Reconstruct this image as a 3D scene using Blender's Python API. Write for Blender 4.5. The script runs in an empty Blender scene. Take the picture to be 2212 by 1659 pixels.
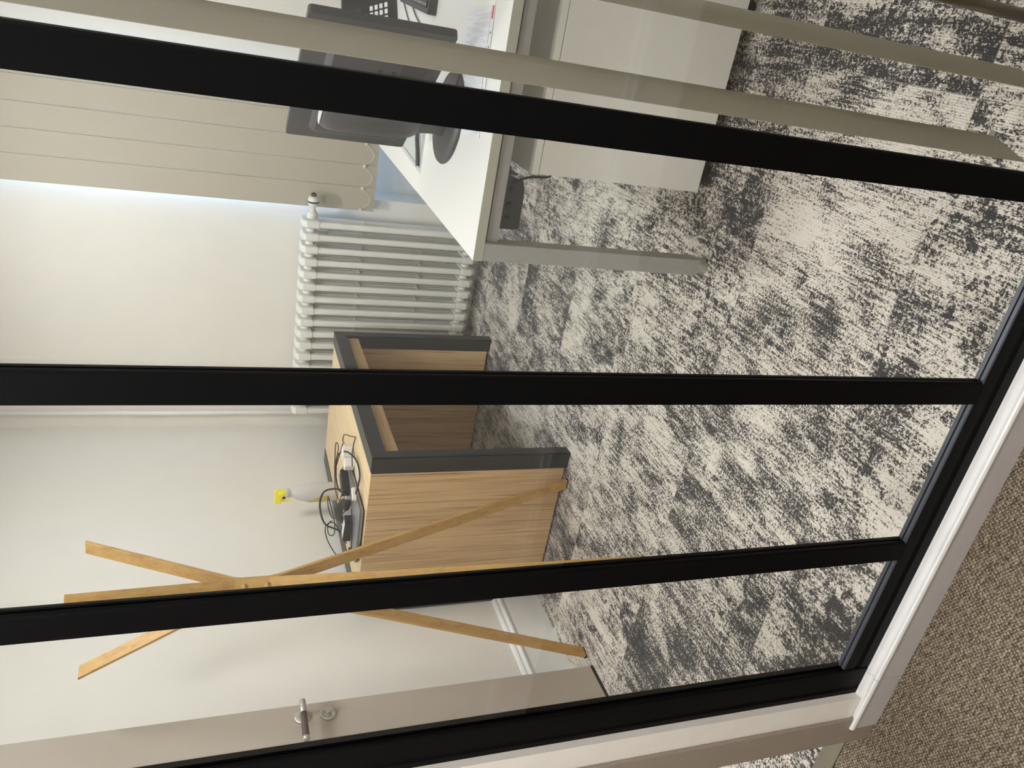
import bpy, bmesh, math, random
from mathutils import Vector, Matrix
random.seed(7)
S = bpy.context.scene
COL = S.collection
PI = math.pi

# ------------------------------------------------------------------ camera, world, exposure
cam = bpy.data.cameras.new('camera'); camo = bpy.data.objects.new('camera', cam); COL.objects.link(camo)
cam.sensor_fit = 'HORIZONTAL'; cam.sensor_width = 36.0; cam.lens = 1678.52 / 2212 * 36.0
cam.clip_start = 0.02; cam.clip_end = 60
_d = Vector((-0.4292856, 0.83025099, -0.35552379)); _r = Vector((0.88672409, 0.46221688, 0.0087143)); _u = Vector((-0.17156415, 0.31151059, 0.93462661))
_X, _Y, _Z = -_u, _r, -_d          # the phone was held sideways: image right is world down
camo.matrix_world = Matrix(((_X.x, _Y.x, _Z.x, 0), (_X.y, _Y.y, _Z.y, -0.8071), (_X.z, _Y.z, _Z.z, 1.3347), (0, 0, 0, 1)))
S.camera = camo
S.view_settings.view_transform = 'Standard'; S.view_settings.look = 'None'
S.view_settings.gamma = 1; S.view_settings.use_curve_mapping = False
S.view_settings.exposure = 0.0
W = bpy.data.worlds.new('world'); S.world = W; W.use_nodes = True
bg = W.node_tree.nodes['Background']; bg.inputs[0].default_value = (0.24, 0.47, 1.0, 1); bg.inputs[1].default_value = 34.0
ROOM_LAMP = (42.0, 15.0, 56.0); HALL_LAMP = 60.0  # last room value feeds the added front fill panel

# ------------------------------------------------------------------ material helpers
MATS = {}
def srgb(r, g, b):
    f = lambda c: (c/255/12.92) if c/255 <= 0.04045 else ((c/255+0.055)/1.055)**2.4
    return (f(r), f(g), f(b), 1)
class NT:
    def __init__(s, name):
        s.m = bpy.data.materials.new(name); s.m.use_nodes = True; s.t = s.m.node_tree; s.n = s.t.nodes; s.l = s.t.links
        s.b = s.n['Principled BSDF']; s.out = s.n['Material Output']
    def add(s, typ, **kw):
        n = s.n.new(typ)
        for k, v in kw.items(): setattr(n, k, v)
        return n
    def link(s, a, b): s.l.new(a, b)
    def math(s, op, a, b=None, clamp=False):
        n = s.n.new('ShaderNodeMath'); n.operation = op; n.use_clamp = clamp
        for i, v in enumerate((a, b)):
            if v is None: continue
            if isinstance(v, (int, float)): n.inputs[i].default_value = v
            else: s.link(v, n.inputs[i])
        return n.outputs[0]
    def mix(s, f, a, b, blend='MIX'):
        n = s.n.new('ShaderNodeMix'); n.data_type = 'RGBA'; n.blend_type = blend
        for i, v in ((0, f), (6, a), (7, b)):
            if isinstance(v, (int, float)): n.inputs[i].default_value = v
            elif isinstance(v, tuple): n.inputs[i].default_value = v
            else: s.link(v, n.inputs[i])
        return n.outputs[2]
    def noise(s, vec, scale, detail=3, rough=.5, dist=0):
        n = s.n.new('ShaderNodeTexNoise'); n.inputs['Scale'].default_value = scale; n.inputs['Detail'].default_value = detail
        n.inputs['Roughness'].default_value = rough; n.inputs['Distortion'].default_value = dist
        if vec: s.link(vec, n.inputs['Vector'])
        return n.outputs[0]
    def coords(s): return s.add('ShaderNodeTexCoord').outputs['Object']
    def mapping(s, vec, scale=(1,1,1), loc=(0,0,0), rot=(0,0,0)):
        n = s.add('ShaderNodeMapping'); n.inputs['Scale'].default_value = scale; n.inputs['Location'].default_value = loc; n.inputs['Rotation'].default_value = rot
        s.link(vec, n.inputs['Vector']); return n.outputs[0]
    def ramp(s, f, stops):
        n = s.add('ShaderNodeValToRGB'); e = n.color_ramp.elements
        while len(e) < len(stops): e.new(0.5)
        for i, (p, c) in enumerate(stops): e[i].position = p; e[i].color = c
        s.link(f, n.inputs[0]); return n.outputs[0]
    def bump(s, h, strength=.2, dist=.002):
        n = s.add('ShaderNodeBump'); n.inputs['Strength'].default_value = strength; n.inputs['Distance'].default_value = dist
        s.link(h, n.inputs['Height']); s.link(n.outputs[0], s.b.inputs['Normal'])

def plain(name, rgb, rough=.5, metal=0.0, var=.04, vscale=30, bump=0.0, bscale=200, spec=.5, trans=0.0, emis=0.0):
    if name in MATS: return MATS[name]
    t = NT(name); c = srgb(*rgb); co = t.coords()
    f = t.noise(co, vscale, 4)
    lo = tuple(x*(1-var) for x in c[:3]) + (1,); hi = tuple(min(1, x*(1+var)) for x in c[:3]) + (1,)
    t.link(t.ramp(f, [(0.3, lo), (0.7, hi)]), t.b.inputs['Base Color'])
    t.b.inputs['Roughness'].default_value = rough; t.b.inputs['Metallic'].default_value = metal
    t.b.inputs['Specular IOR Level'].default_value = spec
    if trans: t.b.inputs['Transmission Weight'].default_value = trans
    if emis: t.b.inputs['Emission Color'].default_value = c; t.b.inputs['Emission Strength'].default_value = emis
    if bump: t.bump(t.noise(co, bscale, 3), bump, .001)
    MATS[name] = t.m; return t.m

def wood(name, axis, light, dark, across=55, along=2.2, streak=.5, rough=.5):
    t = NT(name); co = t.coords()
    sc = [across]*3; sc[axis] = along
    v = t.mapping(co, tuple(sc))
    n1 = t.noise(v, 1.0, 6, .6, .6); v2 = t.mapping(co, tuple(x*4 for x in sc), (3, 5, 1)); n2 = t.noise(v2, 1.0, 3, .6, .2)
    f = t.math('ADD', t.math('MULTIPLY', n1, .65), t.math('MULTIPLY', n2, .35))
    a, b = srgb(*light), srgb(*dark)
    mid = tuple((a[i]*.6+b[i]*.4) for i in range(3)) + (1,)
    col = t.ramp(f, [(0.36, b), (0.47, mid), (0.6, a)])
    if streak:
        v3 = t.mapping(co, tuple((x*(1.2 if i != axis else 1.3)) for i, x in enumerate(sc)), (9, 2, 7)); n3 = t.noise(v3, 1.0, 2, .5, .3)
        k = t.ramp(n3, [(0.60, (0, 0, 0, 1)), (0.72, (streak, streak, streak, 1))])
        col = t.mix(k, col, tuple(x*.5 for x in b[:3]) + (1,))
    t.link(col, t.b.inputs['Base Color']); t.b.inputs['Roughness'].default_value = rough
    t.bump(f, .12, .001)
    MATS[name] = t.m; return t.m

def carpet_room():
    t = NT('vintage_carpet_tiles'); co = t.coords()
    sep = t.add('ShaderNodeSeparateXYZ'); t.link(co, sep.inputs[0])
    tx = t.math('FLOOR', t.math('DIVIDE', t.math('ADD', sep.outputs[0], 5.5), .5)); ty = t.math('FLOOR', t.math('DIVIDE', t.math('ADD', sep.outputs[1], 4.62), .5))
    cb = t.add('ShaderNodeCombineXYZ'); t.link(tx, cb.inputs[0]); t.link(ty, cb.inputs[1])
    wn = t.add('ShaderNodeTexWhiteNoise', noise_dimensions='3D'); t.link(cb.outputs[0], wn.inputs['Vector'])
    off = t.add('ShaderNodeVectorMath', operation='MULTIPLY'); t.link(wn.outputs['Color'], off.inputs[0]); off.inputs[1].default_value = (37, 37, 37)
    p = t.add('ShaderNodeVectorMath', operation='ADD'); t.link(co, p.inputs[0]); t.link(off.outputs[0], p.inputs[1]); P = p.outputs[0]
    # large worn areas, streaks along the room, small flecks
    big = t.noise(t.mapping(P, (5.0, 3.6, 1)), 1.0, 7, .68, .6)
    streak = t.noise(t.mapping(P, (170, 17, 1)), 1.0, 4, .6, .3)
    streak2 = t.noise(t.mapping(P, (48, 6, 1)), 1.0, 4, .6, .3)
    fleck = t.noise(P, 150, 3, .6)
    fleck2 = t.noise(t.mapping(P, (420, 260, 1)), 1.0, 2, .6)
    # faded ornament: rings and petals
    vo = t.add('ShaderNodeTexVoronoi'); vo.inputs['Scale'].default_value = 5.0; vo.inputs['Randomness'].default_value = 1.0
    nz = t.add('ShaderNodeTexNoise'); nz.inputs['Scale'].default_value = 14; t.link(P, nz.inputs['Vector'])
    va = t.add('ShaderNodeVectorMath', operation='MULTIPLY_ADD'); t.link(nz.outputs['Color'], va.inputs[0]); va.inputs[1].default_value = (.09, .09, 0); t.link(P, va.inputs[2])
    t.link(va.outputs[0], vo.inputs['Vector'])
    ring = t.math('SUBTRACT', 1.0, t.math('MULTIPLY', t.math('ABSOLUTE', t.math('SUBTRACT', vo.outputs['Distance'], .22)), 14), True)
    vo2 = t.add('ShaderNodeTexVoronoi'); vo2.inputs['Scale'].default_value = 26; t.link(va.outputs[0], vo2.inputs['Vector'])
    petal = t.math('LESS_THAN', vo2.outputs['Distance'], .3)
    gate = t.ramp(t.noise(P, 2.6, 2, .5), [(0.50, (0, 0, 0, 1)), (0.60, (1, 1, 1, 1))])
    orn = t.math('MULTIPLY', t.math('ADD', t.math('MULTIPLY', ring, .13), t.math('MULTIPLY', petal, .10)), gate)
    kind = t.ramp(wn.outputs['Value'], [(0.0, (.22, .22, .22, 1)), (1.0, (.55, .55, .55, 1))])      # some tiles are more streaked than others
    f = t.math('ADD', t.math('MULTIPLY', t.math('SUBTRACT', big, .5), .68), t.math('MULTIPLY', t.math('SUBTRACT', streak, .5), kind))
    f = t.math('ADD', f, t.math('MULTIPLY', t.math('SUBTRACT', streak2, .5), .32))
    f = t.math('ADD', f, t.math('MULTIPLY', t.math('SUBTRACT', fleck, .5), .60)); f = t.math('ADD', f, t.math('MULTIPLY', t.math('SUBTRACT', fleck2, .5), .50))
    f = t.math('SUBTRACT', f, orn)
    tilev = t.math('MULTIPLY', t.math('SUBTRACT', wn.outputs['Value'], .5), .08); f = t.math('ADD', f, tilev)
    f = t.math('ADD', f, .52)
    col = t.ramp(f, [(0.45, srgb(62, 62, 64)), (0.485, srgb(90, 87, 85)), (0.515, srgb(190, 180, 169)), (0.62, srgb(236, 227, 214))])
    # corded weave running across at an angle
    wv = t.add('ShaderNodeTexWave', wave_type='BANDS', bands_direction='X'); wv.inputs['Scale'].default_value = 62; wv.inputs['Distortion'].default_value = 0.0
    t.link(t.mapping(co, (1, 1, 1), (0, 0, 0), (0, 0, 0.0)), wv.inputs['Vector'])
    shade = t.ramp(wv.outputs['Fac'], [(0, (.80, .80, .80, 1)), (1, (1.0, 1.0, 1.0, 1))])
    col = t.mix(1.0, col, shade, 'MULTIPLY')
    # seams between the carpet tiles
    def seam(o, a):
        fr = t.math('FRACT', t.math('DIVIDE', t.math('ADD', o, a), .5)); d = t.math('ABSOLUTE', t.math('SUBTRACT', fr, .5))
        return t.math('GREATER_THAN', d, .4965)
    sm = t.math('MAXIMUM', seam(sep.outputs[0], 5.5), seam(sep.outputs[1], 4.62))
    col = t.mix(t.math('MULTIPLY', sm, .35), col, srgb(150, 143, 135))
    t.link(col, t.b.inputs['Base Color']); t.b.inputs['Roughness'].default_value = .95; t.b.inputs['Specular IOR Level'].default_value = .15
    t.b.inputs['Sheen Weight'].default_value = .15
    t.bump(t.math('ADD', t.math('MULTIPLY', wv.outputs['Fac'], .6), t.math('MULTIPLY', fleck, .8)), .5, .003)
    return t.m

def carpet_hall():
    t = NT('brown_woven_carpet'); co = t.coords()
    w1 = t.add('ShaderNodeTexWave', wave_type='BANDS', bands_direction='X'); w1.inputs['Scale'].default_value = 42; w1.inputs['Distortion'].default_value = 3.5; w1.inputs['Detail'].default_value = 2; w1.inputs['Detail Scale'].default_value = 3
    w2 = t.add('ShaderNodeTexWave', wave_type='BANDS', bands_direction='Y'); w2.inputs['Scale'].default_value = 60; w2.inputs['Distortion'].default_value = 3.5; w2.inputs['Detail'].default_value = 2; w2.inputs['Detail Scale'].default_value = 3
    t.link(t.mapping(co, rot=(0, 0, .5)), w1.inputs['Vector']); t.link(t.mapping(co, rot=(0, 0, .5)), w2.inputs['Vector'])
    n = t.noise(co, 260, 3, .7); nb = t.noise(t.mapping(co, (60, 160, 1), rot=(0, 0, .5)), 1.0, 3, .6)
    f = t.math('ADD', t.math('MULTIPLY', t.math('MULTIPLY', w1.outputs['Fac'], w2.outputs['Fac']), .18), t.math('ADD', t.math('MULTIPLY', n, .55), t.math('MULTIPLY', nb, .45)))
    col = t.ramp(f, [(0.40, srgb(54, 47, 39)), (0.54, srgb(107, 96, 81)), (0.68, srgb(170, 155, 133))])
    t.link(col, t.b.inputs['Base Color']); t.b.inputs['Roughness'].default_value = .95; t.b.inputs['Specular IOR Level'].default_value = .1
    t.bump(f, .8, .004); return t.m

def glass_mat():
    t = NT('clear_glass'); t.n.remove(t.b)
    tr = t.add('ShaderNodeBsdfTransparent'); tr.inputs[0].default_value = (.975, .985, .98, 1)
    gl = t.add('ShaderNodeBsdfGlossy'); gl.inputs['Roughness'].default_value = 0.0; gl.inputs[0].default_value = (1, 1, 1, 1)
    ge = t.add('ShaderNodeNewGeometry'); dp = t.add('ShaderNodeVectorMath', operation='DOT_PRODUCT'); t.link(ge.outputs['Normal'], dp.inputs[0]); t.link(ge.outputs['Incoming'], dp.inputs[1])
    c = t.math('SUBTRACT', 1.0, t.math('ABSOLUTE', dp.outputs['Value']), True)
    fr = t.math('ADD', .04, t.math('MULTIPLY', t.math('POWER', c, 5.0), .96))      # Schlick reflectance, same from both sides
    mx = t.add('ShaderNodeMixShader'); t.link(fr, mx.inputs[0]); t.link(tr.outputs[0], mx.inputs[1]); t.link(gl.outputs[0], mx.inputs[2])
    t.link(mx.outputs[0], t.out.inputs[0]); return t.m

def emit_mat(name, rgb, k):
    t = NT(name); t.n.remove(t.b); e = t.add('ShaderNodeEmission'); e.inputs[0].default_value = rgb; e.inputs[1].default_value = k
    t.link(e.outputs[0], t.out.inputs[0]); return t.m

def lined_paper():
    t = NT('printed_paper'); co = t.coords()
    w = t.add('ShaderNodeTexWave', wave_type='BANDS', bands_direction='Y'); w.inputs['Scale'].default_value = 28; w.inputs['Distortion'].default_value = 0
    t.link(co, w.inputs['Vector']); n = t.noise(t.mapping(co, (120, 8, 1)), 1.0, 2)
    k = t.math('MULTIPLY', t.math('GREATER_THAN', w.outputs['Fac'], .82), t.math('GREATER_THAN', n, .47))
    t.link(t.mix(t.math('MULTIPLY', k, .55), srgb(228, 229, 236), srgb(120, 120, 130)), t.b.inputs['Base Color']); t.b.inputs['Roughness'].default_value = .35
    return t.m

M = dict(
    carpet=carpet_room(), hall=carpet_hall(), glass=glass_mat(), paper=lined_paper(),
    wall=plain('white_wall_paint', (236, 231, 222), .75, var=.012, vscale=8, bump=.06, bscale=160),
    post=plain('off_white_post_paint', (242, 236, 226), .5, var=.02),
    trim=plain('white_gloss_trim', (238, 237, 234), .35, var=.015),
    taupe=plain('taupe_door_paint', (176, 164, 150), .45, var=.02, vscale=12),
    casing=plain('taupe_casing_paint', (152, 139, 126), .45, var=.03),
    skirt=plain('pale_skirting_paint', (194, 188, 187), .4, var=.025, vscale=14),
    black=plain('black_frame_coating', (4, 4, 5), .5, var=.15, vscale=200, bump=.05, bscale=900, spec=.1),
    beadlit=plain('lit_bead_grey', (60, 62, 70), .38, var=.1, spec=.5),
    steel=plain('dark_grey_steel', (26, 28, 31), .36, metal=.0, var=.04, spec=.5),
    topwood=wood('pale_oak_top', 1, (233, 208, 166), (206, 172, 122), 60, 3, .12),
    sidewood=wood('oak_panel', 2, (228, 192, 144), (182, 144, 98), 120, 1.6, .8),
    apronwood=wood('oak_apron', 1, (190, 155, 110), (150, 115, 75), 70, 2.6, .4),
    beech=wood('beech_lath', 2, (206, 164, 96), (178, 134, 68), 40, 3, .0),
    knob=plain('beech_knob', (190, 146, 96), .5, var=.06),
    deskwhite=plain('white_desk_laminate', (224, 222, 217), .4, var=.008),
    deskedge=plain('desk_edge_band', (182, 177, 160), .45, var=.02),
    alu=plain('grey_lacquered_steel', (176, 173, 167), .45, metal=.2, var=.04, vscale=60),
    gapshade=plain('gap_shade_dark', (48, 47, 44), .6, var=.06),
    chrome=plain('brushed_chrome', (200, 196, 188), .3, metal=.7, var=.05),
    pedestal=plain('off_white_pedestal', (243, 238, 228), .5, var=.01),
    slat=plain('beige_blind_fabric', (182, 174, 156), .8, var=.02, vscale=80, bump=.1, bscale=700),
    slatp=plain('partition_blind_fabric', (162, 154, 137), .8, var=.02, vscale=80, bump=.1, bscale=700),  # darker tone than the window blind fabric
    chain=plain('white_plastic', (232, 230, 222), .4, var=.02),
    rad=plain('white_radiator_enamel', (236, 234, 226), .28, var=.015, bump=.05, bscale=60),
    greyplast=plain('grey_monitor_plastic', (50, 50, 52), .5, var=.03, bump=.05, bscale=900),
    blackplast=plain('black_plastic', (18, 18, 20), .45, var=.08),
    darkplast=plain('charcoal_plastic', (52, 52, 54), .55, var=.05),
    blueplast=plain('blue_plug_plastic', (38, 52, 150), .4, var=.03),
    cable=plain('black_cable_rubber', (18, 17, 18), .5, var=.05),
    silver=plain('silver_laptop_shell', (150, 150, 154), .35, metal=.6, var=.02),
    label=plain('white_label', (226, 226, 228), .5, var=.05, vscale=400),
    yellow=plain('yellow_trigger_plastic', (246, 232, 30), .35, var=.02),
    ylabel=plain('mustard_label', (206, 186, 96), .5, var=.12, vscale=300),
    bottle=plain('milky_bottle_plastic', (226, 224, 220), .3, var=.02, trans=.25),
    bronze=plain('dark_bronze_tube', (92, 82, 64), .28, metal=.9, var=.05),
    rubber=plain('black_rubber', (22, 22, 22), .7),
    grip=plain('brown_leather_grip', (74, 60, 54), .5, var=.1, vscale=200),
    threshold=plain('grey_threshold_metal', (140, 132, 116), .4, metal=.5, var=.05),
    red=plain('red_print', (206, 60, 60), .5), dark=plain('dark_print', (50, 50, 60), .5),
    lamp=emit_mat('lamp_diffuser', (.955, .985, 1.0, 1), ROOM_LAMP[0]), lampb=emit_mat('lamp_diffuser_dimmed', (.955, .985, 1.0, 1), ROOM_LAMP[1]), lampfill=emit_mat('added_fill_panel', (.955, .985, 1.0, 1), ROOM_LAMP[2]), hlamp=emit_mat('hall_lamp_diffuser', (.97, .975, 1.0, 1), HALL_LAMP),
    ceil=plain('ceiling_paint', (236, 233, 226), .8, var=.01),
    clearfilm=plain('pale_grey_pad', (196, 200, 196), .25, var=.02),
)

# ------------------------------------------------------------------ mesh helpers
def box(bm, x0, x1, y0, y1, z0, z1, mat=0):
    v = [bm.verts.new(p) for p in ((x0,y0,z0),(x1,y0,z0),(x1,y1,z0),(x0,y1,z0),(x0,y0,z1),(x1,y0,z1),(x1,y1,z1),(x0,y1,z1))]
    for q in ((0,3,2,1),(4,5,6,7),(0,1,5,4),(1,2,6,5),(2,3,7,6),(3,0,4,7)):
        f = bm.faces.new([v[i] for i in q]); f.material_index = mat
    return v
def prism(bm, pts, axis, a, b, mat=0):
    """extrude a 2D outline along an axis: axis 'x' -> pts are (y,z); 'y' -> (x,z); 'z' -> (x,y)"""
    def mk(p, t): return {'x': (t, p[0], p[1]), 'y': (p[0], t, p[1]), 'z': (p[0], p[1], t)}[axis]
    A = [bm.verts.new(mk(p, a)) for p in pts]; B = [bm.verts.new(mk(p, b)) for p in pts]; n = len(pts)
    fs = [bm.faces.new(A), bm.faces.new(B[::-1])]
    for i in range(n): fs.append(bm.faces.new((A[i], B[i], B[(i+1) % n], A[(i+1) % n])))
    for f in fs: f.material_index = mat
    bmesh.ops.recalc_face_normals(bm, faces=fs)
def lathe(bm, prof, c=(0,0,0), axis='z', seg=28, sx=1.0, sy=1.0, mat=0):
    rings = []
    for r, h in prof:
        ring = []
        for i in range(seg):
            a = 2*PI*i/seg; u, v = r*math.cos(a)*sx, r*math.sin(a)*sy
            p = {'z': (u, v, h), 'x': (h, u, v), 'y': (u, h, v)}[axis]
            ring.append(bm.verts.new((p[0]+c[0], p[1]+c[1], p[2]+c[2])))
        rings.append(ring)
    fs = []
    for a, b in zip(rings, rings[1:]):
        for i in range(seg): fs.append(bm.faces.new((a[i], a[(i+1) % seg], b[(i+1) % seg], b[i])))
    fs.append(bm.faces.new(rings[0][::-1])); fs.append(bm.faces.new(rings[-1]))
    for f in fs: f.material_index = mat; f.smooth = True
    bmesh.ops.recalc_face_normals(bm, faces=fs)
def catmull(pts, n=8, closed=False):
    P = [Vector(p) for p in pts]; out = []
    L = len(P); rng = range(L if closed else L-1)
    for i in rng:
        if closed: a, b, c, d = P[(i-1) % L], P[i], P[(i+1) % L], P[(i+2) % L]
        else: a, b, c, d = P[max(i-1, 0)], P[i], P[i+1], P[min(i+2, L-1)]
        for k in range(n):
            t = k/n
            out.append(.5*((2*b)+(-a+c)*t+(2*a-5*b+4*c-d)*t*t+(-a+3*b-3*c+d)*t**3))
    if not closed: out.append(P[-1])
    return out
def tube(bm, pts, r, seg=8, closed=False, mat=0):
    P = [Vector(p) for p in pts]; n = len(P); rings = []; up = None
    for i in range(n):
        if closed: t = (P[(i+1) % n]-P[i-1]).normalized()
        else: t = (P[min(i+1, n-1)]-P[max(i-1, 0)]).normalized()
        if up is None: up = Vector((0, 0, 1)) if abs(t.z) < .9 else Vector((1, 0, 0))
        s = t.cross(up)
        if s.length < 1e-5: s = t.orthogonal()
        s.normalize(); up = s.cross(t).normalized()
        rings.append([bm.verts.new(P[i]+r*(math.cos(2*PI*k/seg)*s+math.sin(2*PI*k/seg)*up)) for k in range(seg)])
    prs = list(zip(rings, rings[1:])) + ([(rings[-1], rings[0])] if closed else [])
    for a, b in prs:
        for k in range(seg):
            f = bm.faces.new((a[k], a[(k+1) % seg], b[(k+1) % seg], b[k])); f.smooth = True; f.material_index = mat
    if not closed: bm.faces.new(rings[0]).material_index = mat; bm.faces.new(rings[-1][::-1]).material_index = mat
def rrect(w, h, r, n=5, cx=0, cy=0):
    out = []
    for qx, qy, a0 in ((1, 1, 0), (-1, 1, 90), (-1, -1, 180), (1, -1, 270)):
        for k in range(n+1):
            a = math.radians(a0+90*k/n); out.append((cx+qx*(w/2-r)+r*math.cos(a), cy+qy*(h/2-r)+r*math.sin(a)))
    return out
def obj(name, bm, mats, parent=None, bevel=0, loc=None, rot=None, smooth=False):
    me = bpy.data.meshes.new(name); bmesh.ops.recalc_face_normals(bm, faces=bm.faces[:]); bm.to_mesh(me); bm.free()
    for m in (mats if isinstance(mats, (list, tuple)) else [mats]): me.materials.append(m)
    o = bpy.data.objects.new(name, me); COL.objects.link(o)
    if loc: o.location = loc
    if rot: o.rotation_euler = rot
    if parent: o.parent = parent
    if smooth:
        for p in me.polygons: p.use_smooth = True
    if bevel:
        b = o.modifiers.new('bevel', 'BEVEL'); b.width = bevel; b.segments = 2; b.limit_method = 'ANGLE'; b.angle_limit = math.radians(40)
    return o
def B(*boxes):
    bm = bmesh.new()
    for b in boxes: box(bm, *b)
    return bm
def tag(o, label=None, cat=None, group=None, kind=None):
    if label: o['label'] = label
    if cat: o['category'] = cat
    if group: o['group'] = group
    if kind: o['kind'] = kind
    return o
def thing(name, label, cat, loc=(0,0,0), rz=0, group=None):
    o = bpy.data.objects.new(name, None); COL.objects.link(o); o.location = loc; o.rotation_euler = (0, 0, rz); o.empty_display_size = .1
    return tag(o, label, cat, group)
def struct(name, bm, m, label, cat, bevel=0):
    o = obj(name, bm, m, None, bevel); return tag(o, label, cat, kind='structure')
def sthing(name, label, cat, loc=(0,0,0)):
    o = thing(name, label, cat, loc); o['kind'] = 'structure'; return o
def copy_tree(o, parent=None):
    c = o.copy(); COL.objects.link(c)
    if parent: c.parent = parent
    for ch in list(o.children): copy_tree(ch, c)
    return c

# ------------------------------------------------------------------ room shell
XL, XR, YB, ZC = -2.302, 1.9, 3.12, 2.62      # left wall, right wall, back wall, ceiling
NX, NX1 = -0.985, -.50                          # window niche in the back wall
struct('floor', B((XL-.15, XR+.15, .062, YB+.35, -.06, 0)), M['carpet'], 'distressed grey and cream patterned carpet tiles in the office', 'floor')
struct('floor_corridor', B((XL-.9, XR+.6, -1.5, .062, -.06, 0)), M['hall'], 'brown beige woven loop carpet in the corridor', 'floor')
struct('ceiling', B((XL-.9, XR+.6, -1.5, YB+.5, ZC, ZC+.08)), M['ceil'], 'plain white ceiling over the office and corridor', 'ceiling')
struct('wall_left', B((XL-.12, XL, .1, YB, 0, ZC)), M['wall'], 'white painted wall behind the oak table and coat stand', 'wall')
struct('wall_right', B((XR, XR+.12, .1, YB, 0, ZC)), M['wall'], 'white wall at the right end of the office', 'wall')
struct('wall_back', B((XL-.12, NX, YB, YB+.3, 0, ZC), (NX1, XR+.12, YB, YB+.3, 0, ZC), (NX, NX1, YB+.2, YB+.3, 0, .78), (NX, NX1, YB, YB+.3, 2.35, ZC)), M['wall'],
       'off-white back wall with the radiator and the window niche', 'wall')
struct('wall_corridor', B((XL-.9, XR+.6, -1.5, -1.38, 0, ZC), (XL-.9, XL-.78, -1.38, 0, 0, ZC), (XR+.48, XR+.6, -1.38, 0, 0, ZC)), M['wall'], 'white corridor wall opposite the glass partition', 'wall')
struct('baseboard_corridor', B((XL-.78, XR+.48, -1.38, -1.365, 0, .19), (XL-.78, XR+.48, -1.365, -1.358, .15, .165)), M['trim'], 'white corridor skirting board opposite the glass', 'baseboard')
# front wall round the partition and the doorway
PX = -1.152                                    # outer left edge of the black frame
struct('wall_front', B((-1.275, PX, .010, .10, .072, 2.3), (-1.275, PX, .03, .10, 0, .072), (XL-.9, XL+.12, 0, .12, 0, ZC), (XL+.12, PX, .01, .12, 2.12, ZC), (PX, XR+.6, .01, .10, 2.3, ZC), (PX, XR, .047, .06, 0, .070), (XR, XR+.6, .01, .12, 0, 2.3)),
       M['post'], 'off-white post and wall between the doorway and the black glass partition', 'wall')
# left baseboard with moulded cap
bm = bmesh.new()
prism(bm, [(XL, 0), (XL+.016, 0), (XL+.016, .168), (XL+.022, .172), (XL+.023, .180), (XL+.018, .184), (XL+.014, .190), (XL+.015, .199), (XL+.010, .206), (XL+.004, .210), (XL, .210)], 'y', .13, YB-.016)
struct('baseboard_left', bm, M['trim'], 'tall white moulded skirting on the left wall behind the coat stand', 'baseboard')
bm = bmesh.new(); prism(bm, [(YB, 0), (YB-.016, 0), (YB-.016, .168), (YB-.022, .175), (YB-.016, .19), (YB-.010, .206), (YB, .21)], 'x', XL+.016, NX)
struct('baseboard_back', bm, M['trim'], 'white skirting under the radiator on the back wall', 'baseboard')
# corridor skirting below the partition: moulded profile, in two lengths meeting at a fine joint
def skirt_prof():
    return [(.0, 0), (.0, .056), (-.0025, .060), (-.004, .0655), (-.0025, .0705), (.001, .0725), (.004, .0715), (.0065, .0675), (.011, .0665), (.0135, .0695), (.016, .0735), (.0245, .0735), (.0245, 0)]
skm = [M['skirt'], M['trim']]
def skirt(x0, x1):
    bm = bmesh.new(); prism(bm, skirt_prof(), 'x', x0, x1)
    for f in bm.faces:
        c = f.calc_center_median()
        if c.z > .058: f.material_index = 1
    return bm
sk = struct('baseboard_front', skirt(-1.0897, XR), skm, 'pale moulded skirting running along the foot of the glass partition', 'baseboard')
struct('baseboard_front.001', skirt(-1.235, -1.0905), skm, 'short end length of pale skirting beside the doorway, after the joint', 'baseboard')
# casing, threshold
bm = bmesh.new(); prism(bm, [(-1.281, .002), (-1.209, .002), (-1.209, .010), (-1.275, .010), (-1.275, .115), (-1.281, .115)], 'z', 0, 2.17)
struct('trim_1', bm, M['casing'], 'taupe door casing at the left of the glass partition', 'trim', .002)
struct('trim_2', B((-2.18, -1.281, .040, .083, 0, .004)), M['threshold'], 'flat grey metal threshold strip between the two carpets', 'trim', .001)
struct('trim_3', B((XL+.12, XL+.18, .002, .115, 0, 2.17), (XL+.12, -1.209, .002, .115, 2.11, 2.17)), M['casing'], 'taupe door frame around the open door', 'trim', .002)

# ------------------------------------------------------------------ black glass partition
w1 = sthing('window_1', 'black framed floor to ceiling glass partition with slim vertical mullions', 'window', (0, 0, 0))
YF, YR, YG = .0245, .046, .036
RT = .140
bm = bmesh.new()   # bottom rail with a hollowed face and stepped beads on top
prism(bm, [(YF, .0735), (YF, .096), (YF+.0035, .102), (YF+.0035, .108), (YF, .114), (YF, .1375), (YF+.0015, RT), (YF+.0075, RT), (YF+.0075, RT-.006), (YF+.010, RT-.006), (YF+.010, RT+.001), (YR-.007, RT+.001), (YR-.007, RT-.002), (YR-.002, RT-.002), (YR, RT-.006), (YR, .0735)], 'x', -1.0765, XR)
for f in bm.faces:
    if f.calc_center_median().z > RT-.008: f.material_index = 1  # bead tops coloured lighter bluish grey for the light they catch
obj('bottom_rail', bm, [M['black'], M['beadlit']], w1)
obj('top_rail', B((PX, XR, YF, YR, 2.24, 2.30)), M['black'], w1, .001)
bm = bmesh.new(); prism(bm, [(PX, YF), (-1.140, YF), (-1.136, YF+.003), (-1.128, YF+.003), (-1.124, YF), (-1.083, YF), (-1.080, YF+.002), (-1.080, YF+.008), (-1.084, YF+.008), (-1.084, YF+.011), (-1.076, YF+.011), (-1.076, YR), (PX, YR)], 'z', .0735, 2.3)
obj('stile', bm, M['black'], w1)
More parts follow.
